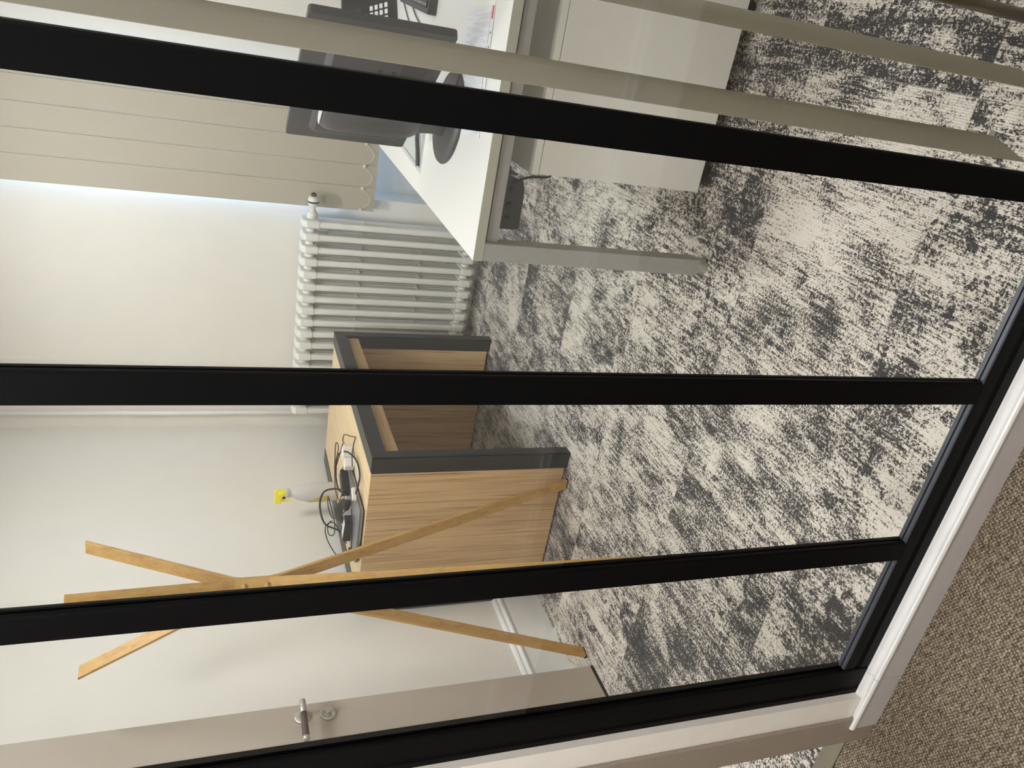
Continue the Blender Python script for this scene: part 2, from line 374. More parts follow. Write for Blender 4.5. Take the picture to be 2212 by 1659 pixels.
mull = [(-.795, -.753), (-.461, -.420), (-.124, -.083), (.213, .254), (.549, .590), (.886, .927), (1.222, 1.263), (1.559, 1.6)]
for k, (a, b) in enumerate(mull):
    bm = bmesh.new()
    prism(bm, [(a, YF), (b-.003, YF), (b, YF+.002), (b, YF+.008), (b-.004, YF+.008), (b-.004, YF+.011), (b, YF+.011), (b, YR-.004), (b-.002, YR-.004), (b-.002, YR), (a+.002, YR), (a, YR-.004)], 'z', RT-.004, 2.25)
    obj('mullion', bm, M['black'], w1)
edges = [(-1.082, -.789)] + [(mull[i][1]-.008, mull[i+1][0]+.008) for i in range(len(mull)-1)]
for a, b in edges:
    obj('glass_pane', B((a, b, YG-.003, YG+.003, RT-.008, 2.26)), M['glass'], w1)

# ------------------------------------------------------------------ window in the niche
w2 = sthing('window_2', 'white framed window behind the closed beige vertical blind', 'window', (0, 0, 0))
f = []
for a, b in ((NX, NX+.06), (NX1-.06, NX1)): f.append((a, b, YB+.22, YB+.28, .78, 2.35))
f += [(NX, NX1, YB+.22, YB+.28, .78, .85), (NX, NX1, YB+.22, YB+.28, 2.28, 2.35)]
obj('window_frame', B(*f), M['trim'], w2, .003)
obj('window_sill', B((NX, NX1, YB+.10, YB+.3, .765, .785)), M['trim'], w2, .003)
obj('glass_pane', B((NX+.05, NX1-.05, YB+.245, YB+.251, .84, 2.29)), M['glass'], w2)

# ------------------------------------------------------------------ open door leaf
XD = p_xd = -2.1415
dr = sthing('door_1', 'taupe flush door standing open against the left wall', 'door', (XD, .12, 0))
obj('door_leaf', B((-.04, 0, 0, .915, .012, 2.08)), M['taupe'], dr, .001)
bm = bmesh.new(); lathe(bm, [(.025, 0), (.025, .006), (.023, .0085), (.010, .009)], (0, .862, 1.068), 'x', 32); lathe(bm, [(.009, .008), (.009, .050)], (0, .862, 1.068), 'x', 20)
hd = obj('handle_rose', bm, M['chrome'], dr)
bm = bmesh.new(); lathe(bm, [(.0105, .838), (.0105, .885), (.0095, .887)], (.052, 0, 1.068), 'y', 24); lathe(bm, [(.0108, .738), (.0108, .748)], (.052, 0, 1.068), 'y', 24)
lv = obj('door_handle', bm, M['chrome'], dr)
bm = bmesh.new(); lathe(bm, [(.0100, .747), (.0104, .752), (.0104, .834), (.0100, .839)], (.052, 0, 1.068), 'y', 24)
tag(obj('grip_sleeve', bm, M['grip'], lv), 'dark brown sleeve on the lever')
bm = bmesh.new(); lathe(bm, [(.025, 0), (.025, .008), (.022, .010), (.020, .0085), (.006, .008)], (0, .862, .986), 'x', 32)
kr = obj('lock_rose', bm, M['chrome'], dr)
bm = bmesh.new(); lathe(bm, [(.008, .008), (.008, .022)], (0, .862, .986), 'x', 16); box(bm, .016, .026, .858, .866, .968, 1.0)
obj('thumb_turn', bm, M['chrome'], kr, .001)
tag(obj('bottom_seal', B((-.04, .0005, 0, .916, .003, .014)), M['rubber'], dr), 'black seal strip under the door')
obj('hinge', B((-.02, .006, -.012, .002, .25, .35), (-.02, .006, -.012, .002, 1.7, 1.8)), M['chrome'], dr)

# ------------------------------------------------------------------ ceiling lamps and an added front fill panel
def panel(name, label, x, y, sx, sy, mat):
    t = thing(name, label, 'ceiling light', (x, y, ZC), 0)
    obj('lamp_frame', B((-sx/2-.02, -sx/2, -sy/2-.02, sy/2+.02, -.02, 0), (sx/2, sx/2+.02, -sy/2-.02, sy/2+.02, -.02, 0), (-sx/2, sx/2, -sy/2-.02, -sy/2, -.02, 0), (-sx/2, sx/2, sy/2, sy/2+.02, -.02, 0)), M['trim'], t, .002)
    obj('diffuser', B((-sx/2, sx/2, -sy/2, sy/2, -.014, -.004)), mat, t)
panel('ceiling_or_fill_light', 'square ceiling light above the oak table side of the office', -.95, 1.95, .42, .42, M['lamp'])
panel('ceiling_or_fill_light', 'square ceiling light above the white desk side of the office', .75, 1.55, .45, .45, M['lampb'])
panel('ceiling_or_fill_light', 'added out-of-view fill panel nearest the glass partition', -1.15, .46, .34, .34, M['lampfill'])  # extra fill panel, added to brighten surfaces facing the partition
panel('corridor_light', 'ceiling light in the corridor outside the partition', -.9, -.75, .5, .3, M['hlamp'])
panel('corridor_light', 'second ceiling light further along the corridor', 1.3, -.75, .5, .3, M['hlamp'])

# ------------------------------------------------------------------ oak table with steel edging
TX0, TX1, TY0, TY1, TZ = -2.296, -1.548, 1.5857, 2.728, .800
tb = thing('oak_table', 'oak veneer table with panel ends and dark steel edging, against the left wall', 'table', (0, 0, 0))
FW, FH = .064, .047
obj('tabletop', B((TX0+.004, TX1-.006, TY0+.0056, TY1-.0056, TZ-.040, TZ-.003)), M['topwood'], tb)
for y0, y1 in ((TY0+.003, TY0+.037), (TY1-.037, TY1-.003)):
    e = (y0, y0+.0025) if y0 < 2 else (y1-.0025, y1); obj('end_panel', B((TX0+.004, TX1-.008, y0, y1, .012, TZ-.041), (TX0+.004, TX1-.008, e[0], e[1], TZ-.041, TZ-.0031)), M['sidewood'], tb)
obj('apron', B((TX1-.030, TX1-.012, TY0+.038, TY1-.038, .690, TZ-.042)), M['apronwood'], tb)
bm = B((TX1-FW, TX1, TY0, TY1, TZ-.003, TZ), (TX1-.003, TX1, TY0, TY1, TZ-FH, TZ-.003), (TX1-.016, TX1-.0031, TY0+.03, TY1-.03, TZ-FH-.012, TZ-FH+.004))
obj('front_rail', bm, M['steel'], tb)
obj('back_rail', B((TX0, TX0+FW+.012, TY0, TY1, TZ-.003, TZ), (TX0, TX0+.003, TY0, TY1, TZ-FH, TZ-.003)), M['steel'], tb)
for s, yy, yi in ((1, TY0, TY0+.040), (-1, TY1, TY1-.040)):
    a, b = sorted((yy, yy+s*.003)); c, d = sorted((yy, yy+s*FH)); e, g = sorted((yi, yi-s*.003)); h1, h2 = sorted((yi, yi+s*.010))
    bm = B((TX1-FW-.006, TX1, a, b, 0, TZ-.003), (TX1-.003, TX1, c, d, 0, TZ-FH), (TX1-FW-.006, TX1-.003, e, g, 0, TZ-.045), (TX1-.016, TX1-.006, h1, h2, 0, TZ-FH))
    lg = obj('front_leg', bm, M['steel'], tb)
    for z in (.16, .33, .52, .66):
        bm = bmesh.new(); ry = yy if s > 0 else yi
        lathe(bm, [(.006, -.0012), (.004, -.0022), (.001, -.0026)], (TX1-.035, (ry if s > 0 else ry-.003), z), 'y', 12)
        obj('rivet', bm, M['steel'], lg)
    bm = B((TX0, TX0+FW+.006, a, b, 0, TZ-.003), (TX0, TX0+FW+.006, e, g, 0, TZ-.045), (TX0, TX0+.003, c, d, 0, TZ-FH))
    obj('back_leg', bm, M['steel'], tb)

# ------------------------------------------------------------------ bentwood coat stand
cs = thing('coat_stand', 'beech coat stand of three bent laths joined with round pegs', 'coat stand', (0, 0, 0))
HC = Vector((-1.766, 1.192, 0))
def lath(foot, hub, top, hubang, hw=.0205, zt=1.717):
    nrm = math.radians(hubang); rad = Vector((math.cos(nrm), math.sin(nrm), 0)); tan = Vector((-rad.y, rad.x, 0))
    hp = Vector((hub[0], hub[1], 0))
    Pts = [Vector((foot[0], foot[1], .003)), Vector((hp.x, hp.y, 1.160)), Vector((hp.x, hp.y, 1.268)), Vector((top[0], top[1], zt))]
    bm = bmesh.new(); rings = []
    full = [Pts[0], Pts[0].lerp(Pts[1], .5), Pts[0].lerp(Pts[1], .985), Pts[1].lerp(Pts[2], .12), Pts[1].lerp(Pts[2], .88), Pts[2].lerp(Pts[3], .02), Pts[2].lerp(Pts[3], .5), Pts[3]]
    for p in full:
        rings.append([bm.verts.new(p+tan*(a*hw)+rad*(b*.007)) for a, b in ((-1, -1), (1, -1), (1, 1), (-1, 1))])
    for a, b in zip(rings, rings[1:]):
        for k in range(4): bm.faces.new((a[k], a[(k+1) % 4], b[(k+1) % 4], b[k]))
    bm.faces.new(rings[0]); bm.faces.new(rings[-1])
    l = obj('lath', bm, M['beech'], cs, .0015)
    bm = B(); 
    rr = [bm.verts.new(Pts[0]+Vector((0, 0, dz))+tan*(a*(hw+.0004))+rad*(b*.0074)) for dz in (-.003, .006) for a, b in ((-1, -1), (1, -1), (1, 1), (-1, 1))]
    for q in ((0,1,2,3),(4,5,6,7),(0,1,5,4),(1,2,6,5),(2,3,7,6),(3,0,4,7)): bm.faces.new([rr[i] for i in q])
    obj('foot_pad', bm, M['rubber'], l)
    pk = 1 if (rad.x*(hub[0]-HC.x)+rad.y*(hub[1]-HC.y)) > 0 else -1      # the round pegs sit on the outer side
    for z in (1.179, 1.248):
        bm = bmesh.new(); n = 10
        prof = [(.0085*math.cos(a), .0085*math.sin(a)*.8) for a in [i*PI/2/n for i in range(n+1)]]
        prof = [(max(r, .0004), h) for r, h in prof]; prof.insert(0, (.006, -.004))
        lathe(bm, prof, (0, 0, 0), 'x', 18)
        o = obj('peg', bm, M['knob'], l); o.location = hp+pk*rad*.0072+Vector((0, 0, z)); o.rotation_euler = (0, 0, nrm if pk > 0 else nrm+PI)
lath((-2.151, 1.110), (-1.786, 1.188), (-2.010, 1.150), -14)
lath((-1.675, 1.557), (-1.772, 1.218), (-1.742, 1.414), -82)
lath((-1.563, .925), (-1.742, 1.171), (-1.646, 1.050), -50, .0245)
bm = bmesh.new(); lathe(bm, [(.016, 1.168), (.016, 1.258)], (-1.766, 1.192, 0), 'z', 6)
obj('hub', bm, M['beech'], cs)

# ------------------------------------------------------------------ column radiator
rd = thing('radiator', 'white multi-column cast radiator on the back wall', 'radiator', (0, 0, 0))
def rad_section():
    bm = bmesh.new()
    y0, y1, z0, z1 = 2.950, 3.075, .055, .958
    # top and bottom headers, chamfered like a hood
    for top in (1, 0):
        za, zb = (z1-.085, z1) if top else (z0, z0+.075)
        ch = .022
        if top: pr = [(y0, za), (y0, zb-ch), (y0+ch*.7, zb-.006), (y0+.045, zb), (y1-.045, zb), (y1-ch*.7, zb-.006), (y1, zb-ch), (y1, za)]
        else: pr = [(y0, zb), (y0, za+ch), (y0+ch, za), (y1-ch, za), (y1, za+ch), (y1, zb)]
        pc = ((y0+y1)/2, (za+zb)/2)
        outer = pr; xs = [(-.0195, .88), (-.0125, 1.0), (.0125, 1.0), (.0195, .88)]
        rings = [[bm.verts.new((x, pc[0]+(q[0]-pc[0])*s, pc[1]+(q[1]-pc[1])*s)) for q in outer] for x, s in xs]
        for a, b in zip(rings, rings[1:]):
            for k in range(len(outer)): bm.faces.new((a[k], a[(k+1) % len(outer)], b[(k+1) % len(outer)], b[k]))
        bm.faces.new(rings[0]); bm.faces.new(rings[-1])
        lathe(bm, [(.024, -.0322), (.024, .0322)], (0, (y0+y1)/2, z1-.05 if top else z0+.045), 'x', 14)
    n = 4; dep = (y1-y0)/n
    for k in range(n):
        cy = y0+dep*(k+.5); ry = dep*.5-(.004 if k else .002); rx = .0155 if k == 0 else .0105
        pts = rrect(rx*2, ry*2, min(rx, ry)*.75, 3, 0, cy)
        prism(bm, pts, 'z', z0+.05, z1-.06)
    for z in (.345, .655):
        for k in range(1, n):
            lathe(bm, [(.002, -.0135), (.009, -.012), (.011, 0), (.009, .012), (.002, .0135)], (0, y0+dep*k, z), 'x', 10)
    return bm
sec = obj('radiator_section', rad_section(), M['rad'], rd, .004); sec.location.x = -1.092
for i in range(1, 17):
    c = sec.copy(); COL.objects.link(c); c.parent = rd; c.location.x = -1.092-.0645*i
bm = bmesh.new()
lathe(bm, [(.022, -1.064), (.026, -1.058), (.026, -1.048), (.020, -1.044), (.016, -1.042), (.016, -1.032), (.012, -1.030), (.012, -1.018)], (0, 3.010, .905), 'x', 24)
vb = obj('valve', bm, M['rad'], rd)
bm = bmesh.new(); lathe(bm, [(.010, -1.022), (.021, -1.014), (.0255, -1.000), (.0265, -.985), (.0235, -.972), (.015, -.966)], (0, 3.010, .905), 'x', 24)
tag(obj('thermostat_head', bm, M['chain'], vb), 'rounded white thermostat head')
bm = bmesh.new(); lathe(bm, [(.0268, -.998), (.0272, -.994), (.0268, -.990)], (0, 3.010, .905), 'x', 24); lathe(bm, [(.013, -.966), (.013, -.955), (.008, -.950)], (0, 3.010, .905), 'x', 16)
obj('dial_ring', bm, M['steel'], vb)
bm = bmesh.new(); tube(bm, [(-2.208, 3.095, 0), (-2.208, 3.095, ZC)], .011, 14)
tag(obj('heating_pipe', bm, M['trim']), 'thin white vertical heating pipe in the back corner beside the radiator', 'pipe')

# ------------------------------------------------------------------ vertical blind on the window
vb2 = thing('window_blind', 'closed beige vertical blind over the back window', 'blind', (0, 0, 0))
SP = .1085; NS = 15; SX0 = -.973
bm = bmesh.new(); box(bm, -.059, .059, -.0009, .0009, .603, 2.30)
box(bm, -.059, .059, -.0019, -.0007, .603, .652); box(bm, -.0565, .0565, -.0022, -.0014, .650, .6525)
s0 = obj('blind_slat', bm, M['slat'], vb2, loc=(SX0, 3.065, 0), rot=(0, 0, math.radians(-3)))
for i in range(1, 5):
    c = s0.copy(); COL.objects.link(c); c.parent = vb2; c.location.x = SX0+SP*i
obj('head_rail', B((-1.06, -.46, 3.045, 3.10, 2.30, 2.34)), M['chain'], vb2, .003)
for i in range(4):
    xa, xb = SX0-.055+SP*i, SX0-.055+SP*(i+1); bm = bmesh.new()
    pts = [(xa+(xb-xa)*t, 3.054, .672-.045*math.sin(PI*t)*(1 if True else 0)) for t in [k/20 for k in range(21)]]
    for q in pts: lathe(bm, [(.0006, -.0022), (.0019, -.0012), (.0019, .0012), (.0006, .0022)], q, 'z', 6)
    tube(bm, pts, .0006, 4)
    obj('bead_chain', bm, M['chain'], vb2)
    obj('chain_clip', B((xa-.004, xa+.010, 3.052, 3.0625, .664, .676)), M['chain'], vb2, .001)

# ------------------------------------------------------------------ open slats behind the glass
vb3 = thing('partition_blind', 'open beige vertical blind hanging behind the right-hand glass panes', 'blind', (0, 0, 0))
bm = bmesh.new()
prism(bm, [(0, 0), (.007, .020), (.0150, .042), (.0215, .062), (.0275, .0835), (.0283, .0832), (.0223, .0618), (.0158, .0418), (.0078, .0198), (.0008, -.0002)], 'z', .098, 2.24)
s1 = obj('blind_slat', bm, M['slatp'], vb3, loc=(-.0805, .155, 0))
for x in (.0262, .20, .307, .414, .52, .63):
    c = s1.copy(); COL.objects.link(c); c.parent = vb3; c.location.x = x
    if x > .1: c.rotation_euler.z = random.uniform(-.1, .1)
obj('head_rail', B((-.10, XR-.05, .17, .22, 2.24, 2.28)), M['chain'], vb3, .003)
bm = B((-.006, .006, -.002, .002, -.004, .010)); lathe(bm, [(.0008, .008), (.002, .011), (.002, .014), (.0008, .017)], (.012, 0, -.006), 'z', 8); tube(bm, [(0, 0, 0), (.016, 0, .006)], .0012, 6)
obj('chain_clip', bm, M['chain'], vb3, .0005, loc=(-.051, .2385, .098))

# ------------------------------------------------------------------ white desk
DX0, DX1, DY0, DY1, DZ = -.5994, .20, 1.050, 2.64, .7148
dk = thing('office_desk', 'white topped office desk on grey steel legs, right side of the room', 'desk', (0, 0, 0))
obj('desktop', B((DX0, DX1, DY0, DY1, DZ-.0252, DZ)), [M['deskwhite']], dk)
bm = B((DX0-.0008, DX1+.0008, DY0-.0008, DY0, DZ-.0252, DZ-.0006), (DX0-.0008, DX0, DY0, DY1, DZ-.0252, DZ-.0006))
tag(obj('edge_band', bm, M['deskedge'], dk), 'beige edge band')
for x, y, sx, sy in ((DX0, DY0, 1, 1), (DX1, DY0, -1, 1), (DX0, DY1, 1, -1), (DX1, DY1, -1, -1)):
    a, b = sorted((x, x+sx*.047)); c, d = sorted((y, y+sy*.050))
    l = obj('leg', B((a, b, c, d, .030, DZ-.0255)), M['alu'], dk, .0015)
    bm = bmesh.new(); lathe(bm, [(.023, 0), (.024, .002), (.024, .022), (.020, .0295)], ((a+b)/2, (c+d)/2, 0), 'z', 28)
    tag(obj('foot', bm, M['chrome'], l), 'polished metal foot')
obj('end_beam', B((DX0+.047, DX1-.047, DY0+.020, DY0+.050, DZ-.066, DZ-.036)), M['alu'], dk, .002)
obj('end_beam', B((DX0+.047, DX1-.047, DY1-.050, DY1-.020, DZ-.066, DZ-.036)), M['alu'], dk, .002)
obj('side_beam', B((DX0+.010, DX0+.040, DY0+.05, DY1-.05, DZ-.066, DZ-.036)), M['alu'], dk, .002)
obj('side_beam', B((DX1-.040, DX1-.010, DY0+.05, DY1-.05, DZ-.066, DZ-.036)), M['alu'], dk, .002)
obj('gap_shade_plate', B((DX0+.02, DX1-.02, DY0+.026, DY0+.08, DZ-.036, DZ-.0255)), M['gapshade'], dk)  # dark plate stands in for the shaded gap under the desktop
# cable tray hung under the front end
ct = bmesh.new()
ty = 1.24; tx0, tx1 = -.562, -.405
prism(ct, [(tx0, .600), (tx1, .598), (tx1-.018, .540), (tx1-.045, .532), (tx0+.006, .530), (tx0, .542)], 'y', ty, ty+.004)
box(ct, tx0, tx0+.004, ty, ty+.22, .548, DZ-.066); box(ct, tx1-.004, tx1, ty, ty+.22, .560, DZ-.066)
box(ct, tx0, tx0+.03, ty-.002, ty+.03, .60, DZ-.066); box(ct, tx1-.03, tx1, ty-.002, ty+.02, .60, DZ-.066)
box(ct, tx0+.045, tx0+.075, ty, ty+.012, .59, DZ-.066)
box(ct, tx0, tx1, ty+.216, ty+.22, .56, .62); box(ct, tx0, tx1, ty+.10, ty+.13, .545, .552)
tray = obj('cable_tray', ct, M['darkplast'], dk, .001)
for i, x in enumerate((-.530, -.492, -.450)):
    bm = bmesh.new(); lathe(bm, [(.010, ty-.002), (.009, ty-.0005), (.0095, ty+.0002)], (x, 0, .572), 'y', 20)
    obj('knockout', bm, M['blackplast'], tray)
bm = bmesh.new(); tube(bm, catmull([(-.43, 1.235, .575), (-.40, 1.19, .545), (-.39, 1.17, .50), (-.37, 1.16, .49)], 6), .0035, 8)
tag(obj('power_cable', bm, M['cable']), 'black cable running from the under-desk tray to the pedestal', 'cable')

# ------------------------------------------------------------------ pedestal
pd = thing('drawer_pedestal', 'off-white mobile drawer pedestal under the white desk', 'pedestal', (0, 0, 0))
PX0, PX1, PY0, PY1 = -.380, .170, 1.131, 1.55
obj('body', B((PX0+.002, PX1, PY0+.0015, PY1, .05, .543)), M['pedestal'], pd, .001)
obj('top_panel', B((PX0, PX1+.005, PY0, PY1, .5452, .5640)), M['pedestal'], pd, .001)
for k in range(3):
    z0 = .06+k*.162; dw = obj('drawer', B((PX1+.001, PX1+.018, PY0+.004, PY1-.004, z0, z0+.158)), M['pedestal'], pd, .001)
    obj('drawer_handle', B((PX1+.018, PX1+.03, PY0+.14, PY1-.14, z0+.12, z0+.132)), M['chrome'], dw, .001)
for x, y in ((PX0+.06, PY0+.05), (PX1-.06, PY0+.05), (PX0+.06, PY1-.05), (PX1-.06, PY1-.05)):
    bm = bmesh.new(); lathe(bm, [(.014, -.011), (.0175, -.009), (.0175, .009), (.014, .011)], (x, y, .0175), 'y', 18); box(bm, x-.012, x+.012, y-.012, y+.012, .034, .05)
    obj('caster', bm, M['blackplast'], pd)

# ------------------------------------------------------------------ monitor seen from behind
yaw = math.radians(-53.8)
mo = thing('monitor', 'large dark grey computer monitor seen from behind, on the white desk', 'monitor', (-.264, 1.426, DZ), yaw)
MZ = .2572; MW, MH = .614, .353       # local: +y is the screen side, -y the back
bm = bmesh.new(); prism(bm, rrect(MW, MH, .010, 4, 0, MZ), 'y', -.004, .018)
obj('screen_housing', bm, [M['greyplast']], mo, .0015)
obj('screen', B((-MW/2+.012, MW/2-.012, .0175, .0187, MZ-MH/2+.018, MZ+MH/2-.012)), M['blackplast'], mo)
# stepped back shell: broad low step, then the rounded cover
bm = bmesh.new()
def loft(bm, secs):
    rings = [[bm.verts.new(q) for q in s] for s in secs]
    for a, b in zip(rings, rings[1:]):
        for k in range(len(a)): bm.faces.new((a[k], a[(k+1) % len(a)], b[(k+1) % len(b)], b[k]))
    bm.faces.new(rings[0]); bm.faces.new(rings[-1])
def ring(w, z0, z1, y, r=.012, cx=0): return [(cx+a, y, b) for a, b in rrect(w, z1-z0, r, 4, 0, (z0+z1)/2)]
loft(bm, [ring(.50, .105, .375, -.003), ring(.48, .110, .368, -.018), ring(.44, .13, .36, -.026)])
obj('back_shell', bm, M['greyplast'], mo, .002)
bm = bmesh.new()
loft(bm, [ring(.30, .10, .362, -.022, .03, -.035), ring(.27, .09, .360, -.045, .05, -.035), ring(.20, .085, .356, -.062, .06, -.035), ring(.10, .10, .34, -.070, .04, -.035)])
cv = obj('rounded_cover', bm, M['greyplast'], mo, .002, smooth=True)
bm = bmesh.new(); loft(bm, [[(-.035+a, b, z) for a, b in rrect(.17, .030, .010, 4, 0, -.043)] for z in (.3600, .3625)])
tag(obj('rating_sticker', bm, M['label'], cv), 'white printed sticker')
bm = B((.13, .150, -.0285, -.025, .20, .21), (.13, .150, -.0285, -.025, .235, .245), (.03, .20, -.0275, -.0255, .125, .19))
obj('port_recess', bm, M['blackplast'], mo)
bm = B((.035, .075, -.045, -.028, .115, .135)); pl = obj('video_plug', bm, M['blueplast'], mo, .003); tag(pl, 'blue video plug')
bm = bmesh.new(); tube(bm, catmull([(.055, -.04, .115), (.06, -.05, .08), (.04, -.035, .03), (.09, .05, .006)], 6), .004, 8); obj('video_cable', bm, M['cable'], pl)
# stand: neck with an oval cable loop, round foot
bm = bmesh.new()
loft(bm, [[(a, b, z) for a, b in rrect(w, d, r, 4, cx, cy)] for z, w, d, r, cx, cy in ((.012, .11, .050, .020, -.062, -.03), (.04, .085, .040, .018, -.064, -.035), (.08, .085, .036, .016, -.062, -.040), (.12, .12, .034, .015, -.055, -.045))])
nk = obj('stand_neck', bm, M['greyplast'], mo, .002, smooth=True)
bm = bmesh.new(); lathe(bm, [(.012, -.004), (.013, 0), (.012, .004)], (0, 0, 0), 'y', 24, sx=1.0, sy=2.4)
obj('cable_opening', bm, M['darkplast'], nk, loc=(-.095, -.062, .145), rot=(0, math.radians(-3), 0))
bm = bmesh.new(); lathe(bm, [(.118, 0), (.120, .004), (.116, .010), (.085, .013), (.04, .014)], (-.055, -.02, 0), 'z', 48, sx=1.30, sy=1.02)
obj('stand_base', bm, M['greyplast'], mo)

# ------------------------------------------------------------------ things on the desk
def sheet(name, label, cat, pts, z, th, mat, group=None):
    bm = bmesh.new(); prism(bm, pts, 'z', 0, th); c = (sum(p[0] for p in pts)/len(pts), sum(p[1] for p in pts)/len(pts))
    for v in bm.verts: v.co.x -= c[0]; v.co.y -= c[1]
    o = obj(name, bm, mat, None, loc=(c[0], c[1], z)); tag(o, label, cat, group); return o
def rect(cx, cy, w, h, deg):
    a = math.radians(deg); return [(cx+x*math.cos(a)-y*math.sin(a), cy+x*math.sin(a)+y*math.cos(a)) for x, y in ((-w/2, -h/2), (w/2, -h/2), (w/2, h/2), (-w/2, h/2))]
sheet('paper_sheet', 'white sheet at the bottom of the papers near the desk front edge', 'paper', rect(-.185, 1.335, .297, .21, 14), DZ+.0002, .0006, M['label'])
sl = thing('punched_sleeve', 'clear punched sleeve of printed papers on the desk, with a red mark', 'document sleeve', (-.162, 1.275, DZ+.001), math.radians(5))
obj('printed_page', B((-.150, .145, -.085, .115, 0, .0008)), M['paper'], sl)
obj('punched_strip', B((-.158, .158, -.112, -.088, 0, .0006)), M['label'], sl)
for i in range(9):
    bm = bmesh.new(); lathe(bm, [(.0032, .0005), (.0032, .0009)], (-.14+.033*i, -.100, 0), 'z', 10)
    obj('punch_hole', bm, M['dark'], sl)
obj('red_mark', B((.125, .152, -.108, -.094, .0005, .0009)), M['red'], sl)
pd2 = thing('desk_pad', 'pale desk pad with a dark outline lying behind the monitor stand', 'desk pad', (-.535, 1.725, DZ), math.radians(-3))
obj('pad_sheet', B((0, .30, 0, .42, 0, .002)), M['clearfilm'], pd2)
obj('pad_outline', B((.014, .016, .014, .41, .002, .0025), (.014, .29, .014, .016, .002, .0025)), M['dark'], pd2)
bm = bmesh.new(); tube(bm, catmull([(-.515, 1.745, DZ+.008), (-.47, 1.76, DZ+.010), (-.43, 1.78, DZ+.012), (-.36, 1.80, DZ+.010)], 6), .0065, 10)
tag(obj('pen', bm, M['darkplast']), 'thick dark grey pen on the pale desk pad', 'pen')
# telephone
ph = thing('desk_telephone', 'black desk telephone with white keys behind the monitor', 'telephone', (-.115, 2.47, DZ), math.radians(-140))
bm = bmesh.new(); prism(bm, [(-.09, 0), (.09, 0), (.09, .016), (-.035, .185), (-.055, .185)], 'x', -.11, .12)
base = obj('phone_base', bm, M['blackplast'], ph, .003)
PT = math.atan2(.169, .125)
def facebox(x0, x1, t0, t1, h):
    c, n = Vector((0, -math.cos(PT), math.sin(PT))), Vector((0, math.sin(PT), math.cos(PT))); o = Vector((0, .09, .016)); bm = bmesh.new(); v = []
    for hh in (0, h):
        for x, t in ((x0, t0), (x1, t0), (x1, t1), (x0, t1)): v.append(bm.verts.new(o+Vector((x, 0, 0))+c*t+n*hh))
    for q in ((0,1,2,3),(4,5,6,7),(0,1,5,4),(1,2,6,5),(2,3,7,6),(3,0,4,7)): bm.faces.new([v[i] for i in q])
    return bm
for i in range(3):
    for j in range(4): obj('key', facebox(-.005+i*.028, .013+i*.028, .022+j*.020, .034+j*.020, .003), M['label'], ph)
obj('display', facebox(-.01, .105, .128, .190, .003), M['darkplast'], ph)
obj('navigation_key', facebox(.088, .106, .060, .080, .003), M['label'], ph)
tag(obj('handset', facebox(-.102, -.055, .010, .195, .028), M['darkplast'], ph, .008), 'black handset')
bm = bmesh.new(); pts = [(-.09+.006*math.cos(k*.9), .10+.0012*k, .012+.006*math.sin(k*.9)) for k in range(60)]; tube(bm, pts, .0016, 5)
obj('coiled_cord', bm, M['cable'], ph)
# keyboard
kb = thing('keyboard', 'dark grey keyboard on the desk between telephone and papers', 'keyboard', (.02, 1.98, DZ), math.radians(88))
bm = bmesh.new(); prism(bm, [(-.075, 0), (.075, 0), (.075, .030), (-.075, .016)], 'x', -.22, .22); obj('keyboard_body', bm, M['darkplast'], kb, .003)
bm = bmesh.new()
for r in range(5):
    for c in range(20):
        y = -.058+r*.024; z = .023+y*.09; box(bm, -.205+c*.0205, -.205+c*.0205+.017, y, y+.019, z, z+.005)
kk = obj('keys', bm, M['blackplast'], kb); tag(kk, kind='stuff')
obj('key_marks', B(*[(-.201+c*.0205, -.201+c*.0205+.004, .045, .053, .0327, .0334) for c in range(20)]), M['label'], kb)
for i, (a, b) in enumerate((((-.05, 2.30), (-.16, 1.78)), ((-.02, 2.22), (-.12, 1.72)))):
    bm = bmesh.new(); tube(bm, catmull([(a[0]+.02, a[1], DZ+.004), ((a[0]+b[0])/2-.02, (a[1]+b[1])/2+.03, DZ+.004), (b[0], b[1], DZ+.004)], 8), .002, 6)
    tag(obj('desk_cable', bm, M['cable']), ('thin black cable lying on the desk, nearer the telephone' if i == 0 else 'thin black cable lying on the desk, nearer the keyboard'), 'cable', 'cables across the desk')

# ------------------------------------------------------------------ chair at the right edge: dark bronze tube legs
ch = thing('tube_chair', 'chair with dark bronze tube legs at the right edge behind the glass', 'chair', (.135, .42, 0))
for x, y, zt in ((0, -.13, .46), (.40, -.13, .46)):
    bm = bmesh.new(); tube(bm, [(x, y, 0), (x, y, zt)], .0105, 20); obj('leg', bm, M['bronze'], ch)
for x in (.038, .438):
    bm = bmesh.new(); tube(bm, [(x, .03, 0), (x, .03, .46)], .0105, 20); obj('leg', bm, M['bronze'], ch)
bm = bmesh.new(); prism(bm, rrect(.44, .44, .05, 5, .24, .10), 'z', .455, .49); obj('seat', bm, M['darkplast'], ch, .01)
bm = bmesh.new(); prism(bm, rrect(.42, .34, .05, 5, .24, .72), 'y', .30, .325); obj('backrest', bm, M['darkplast'], ch, .01)

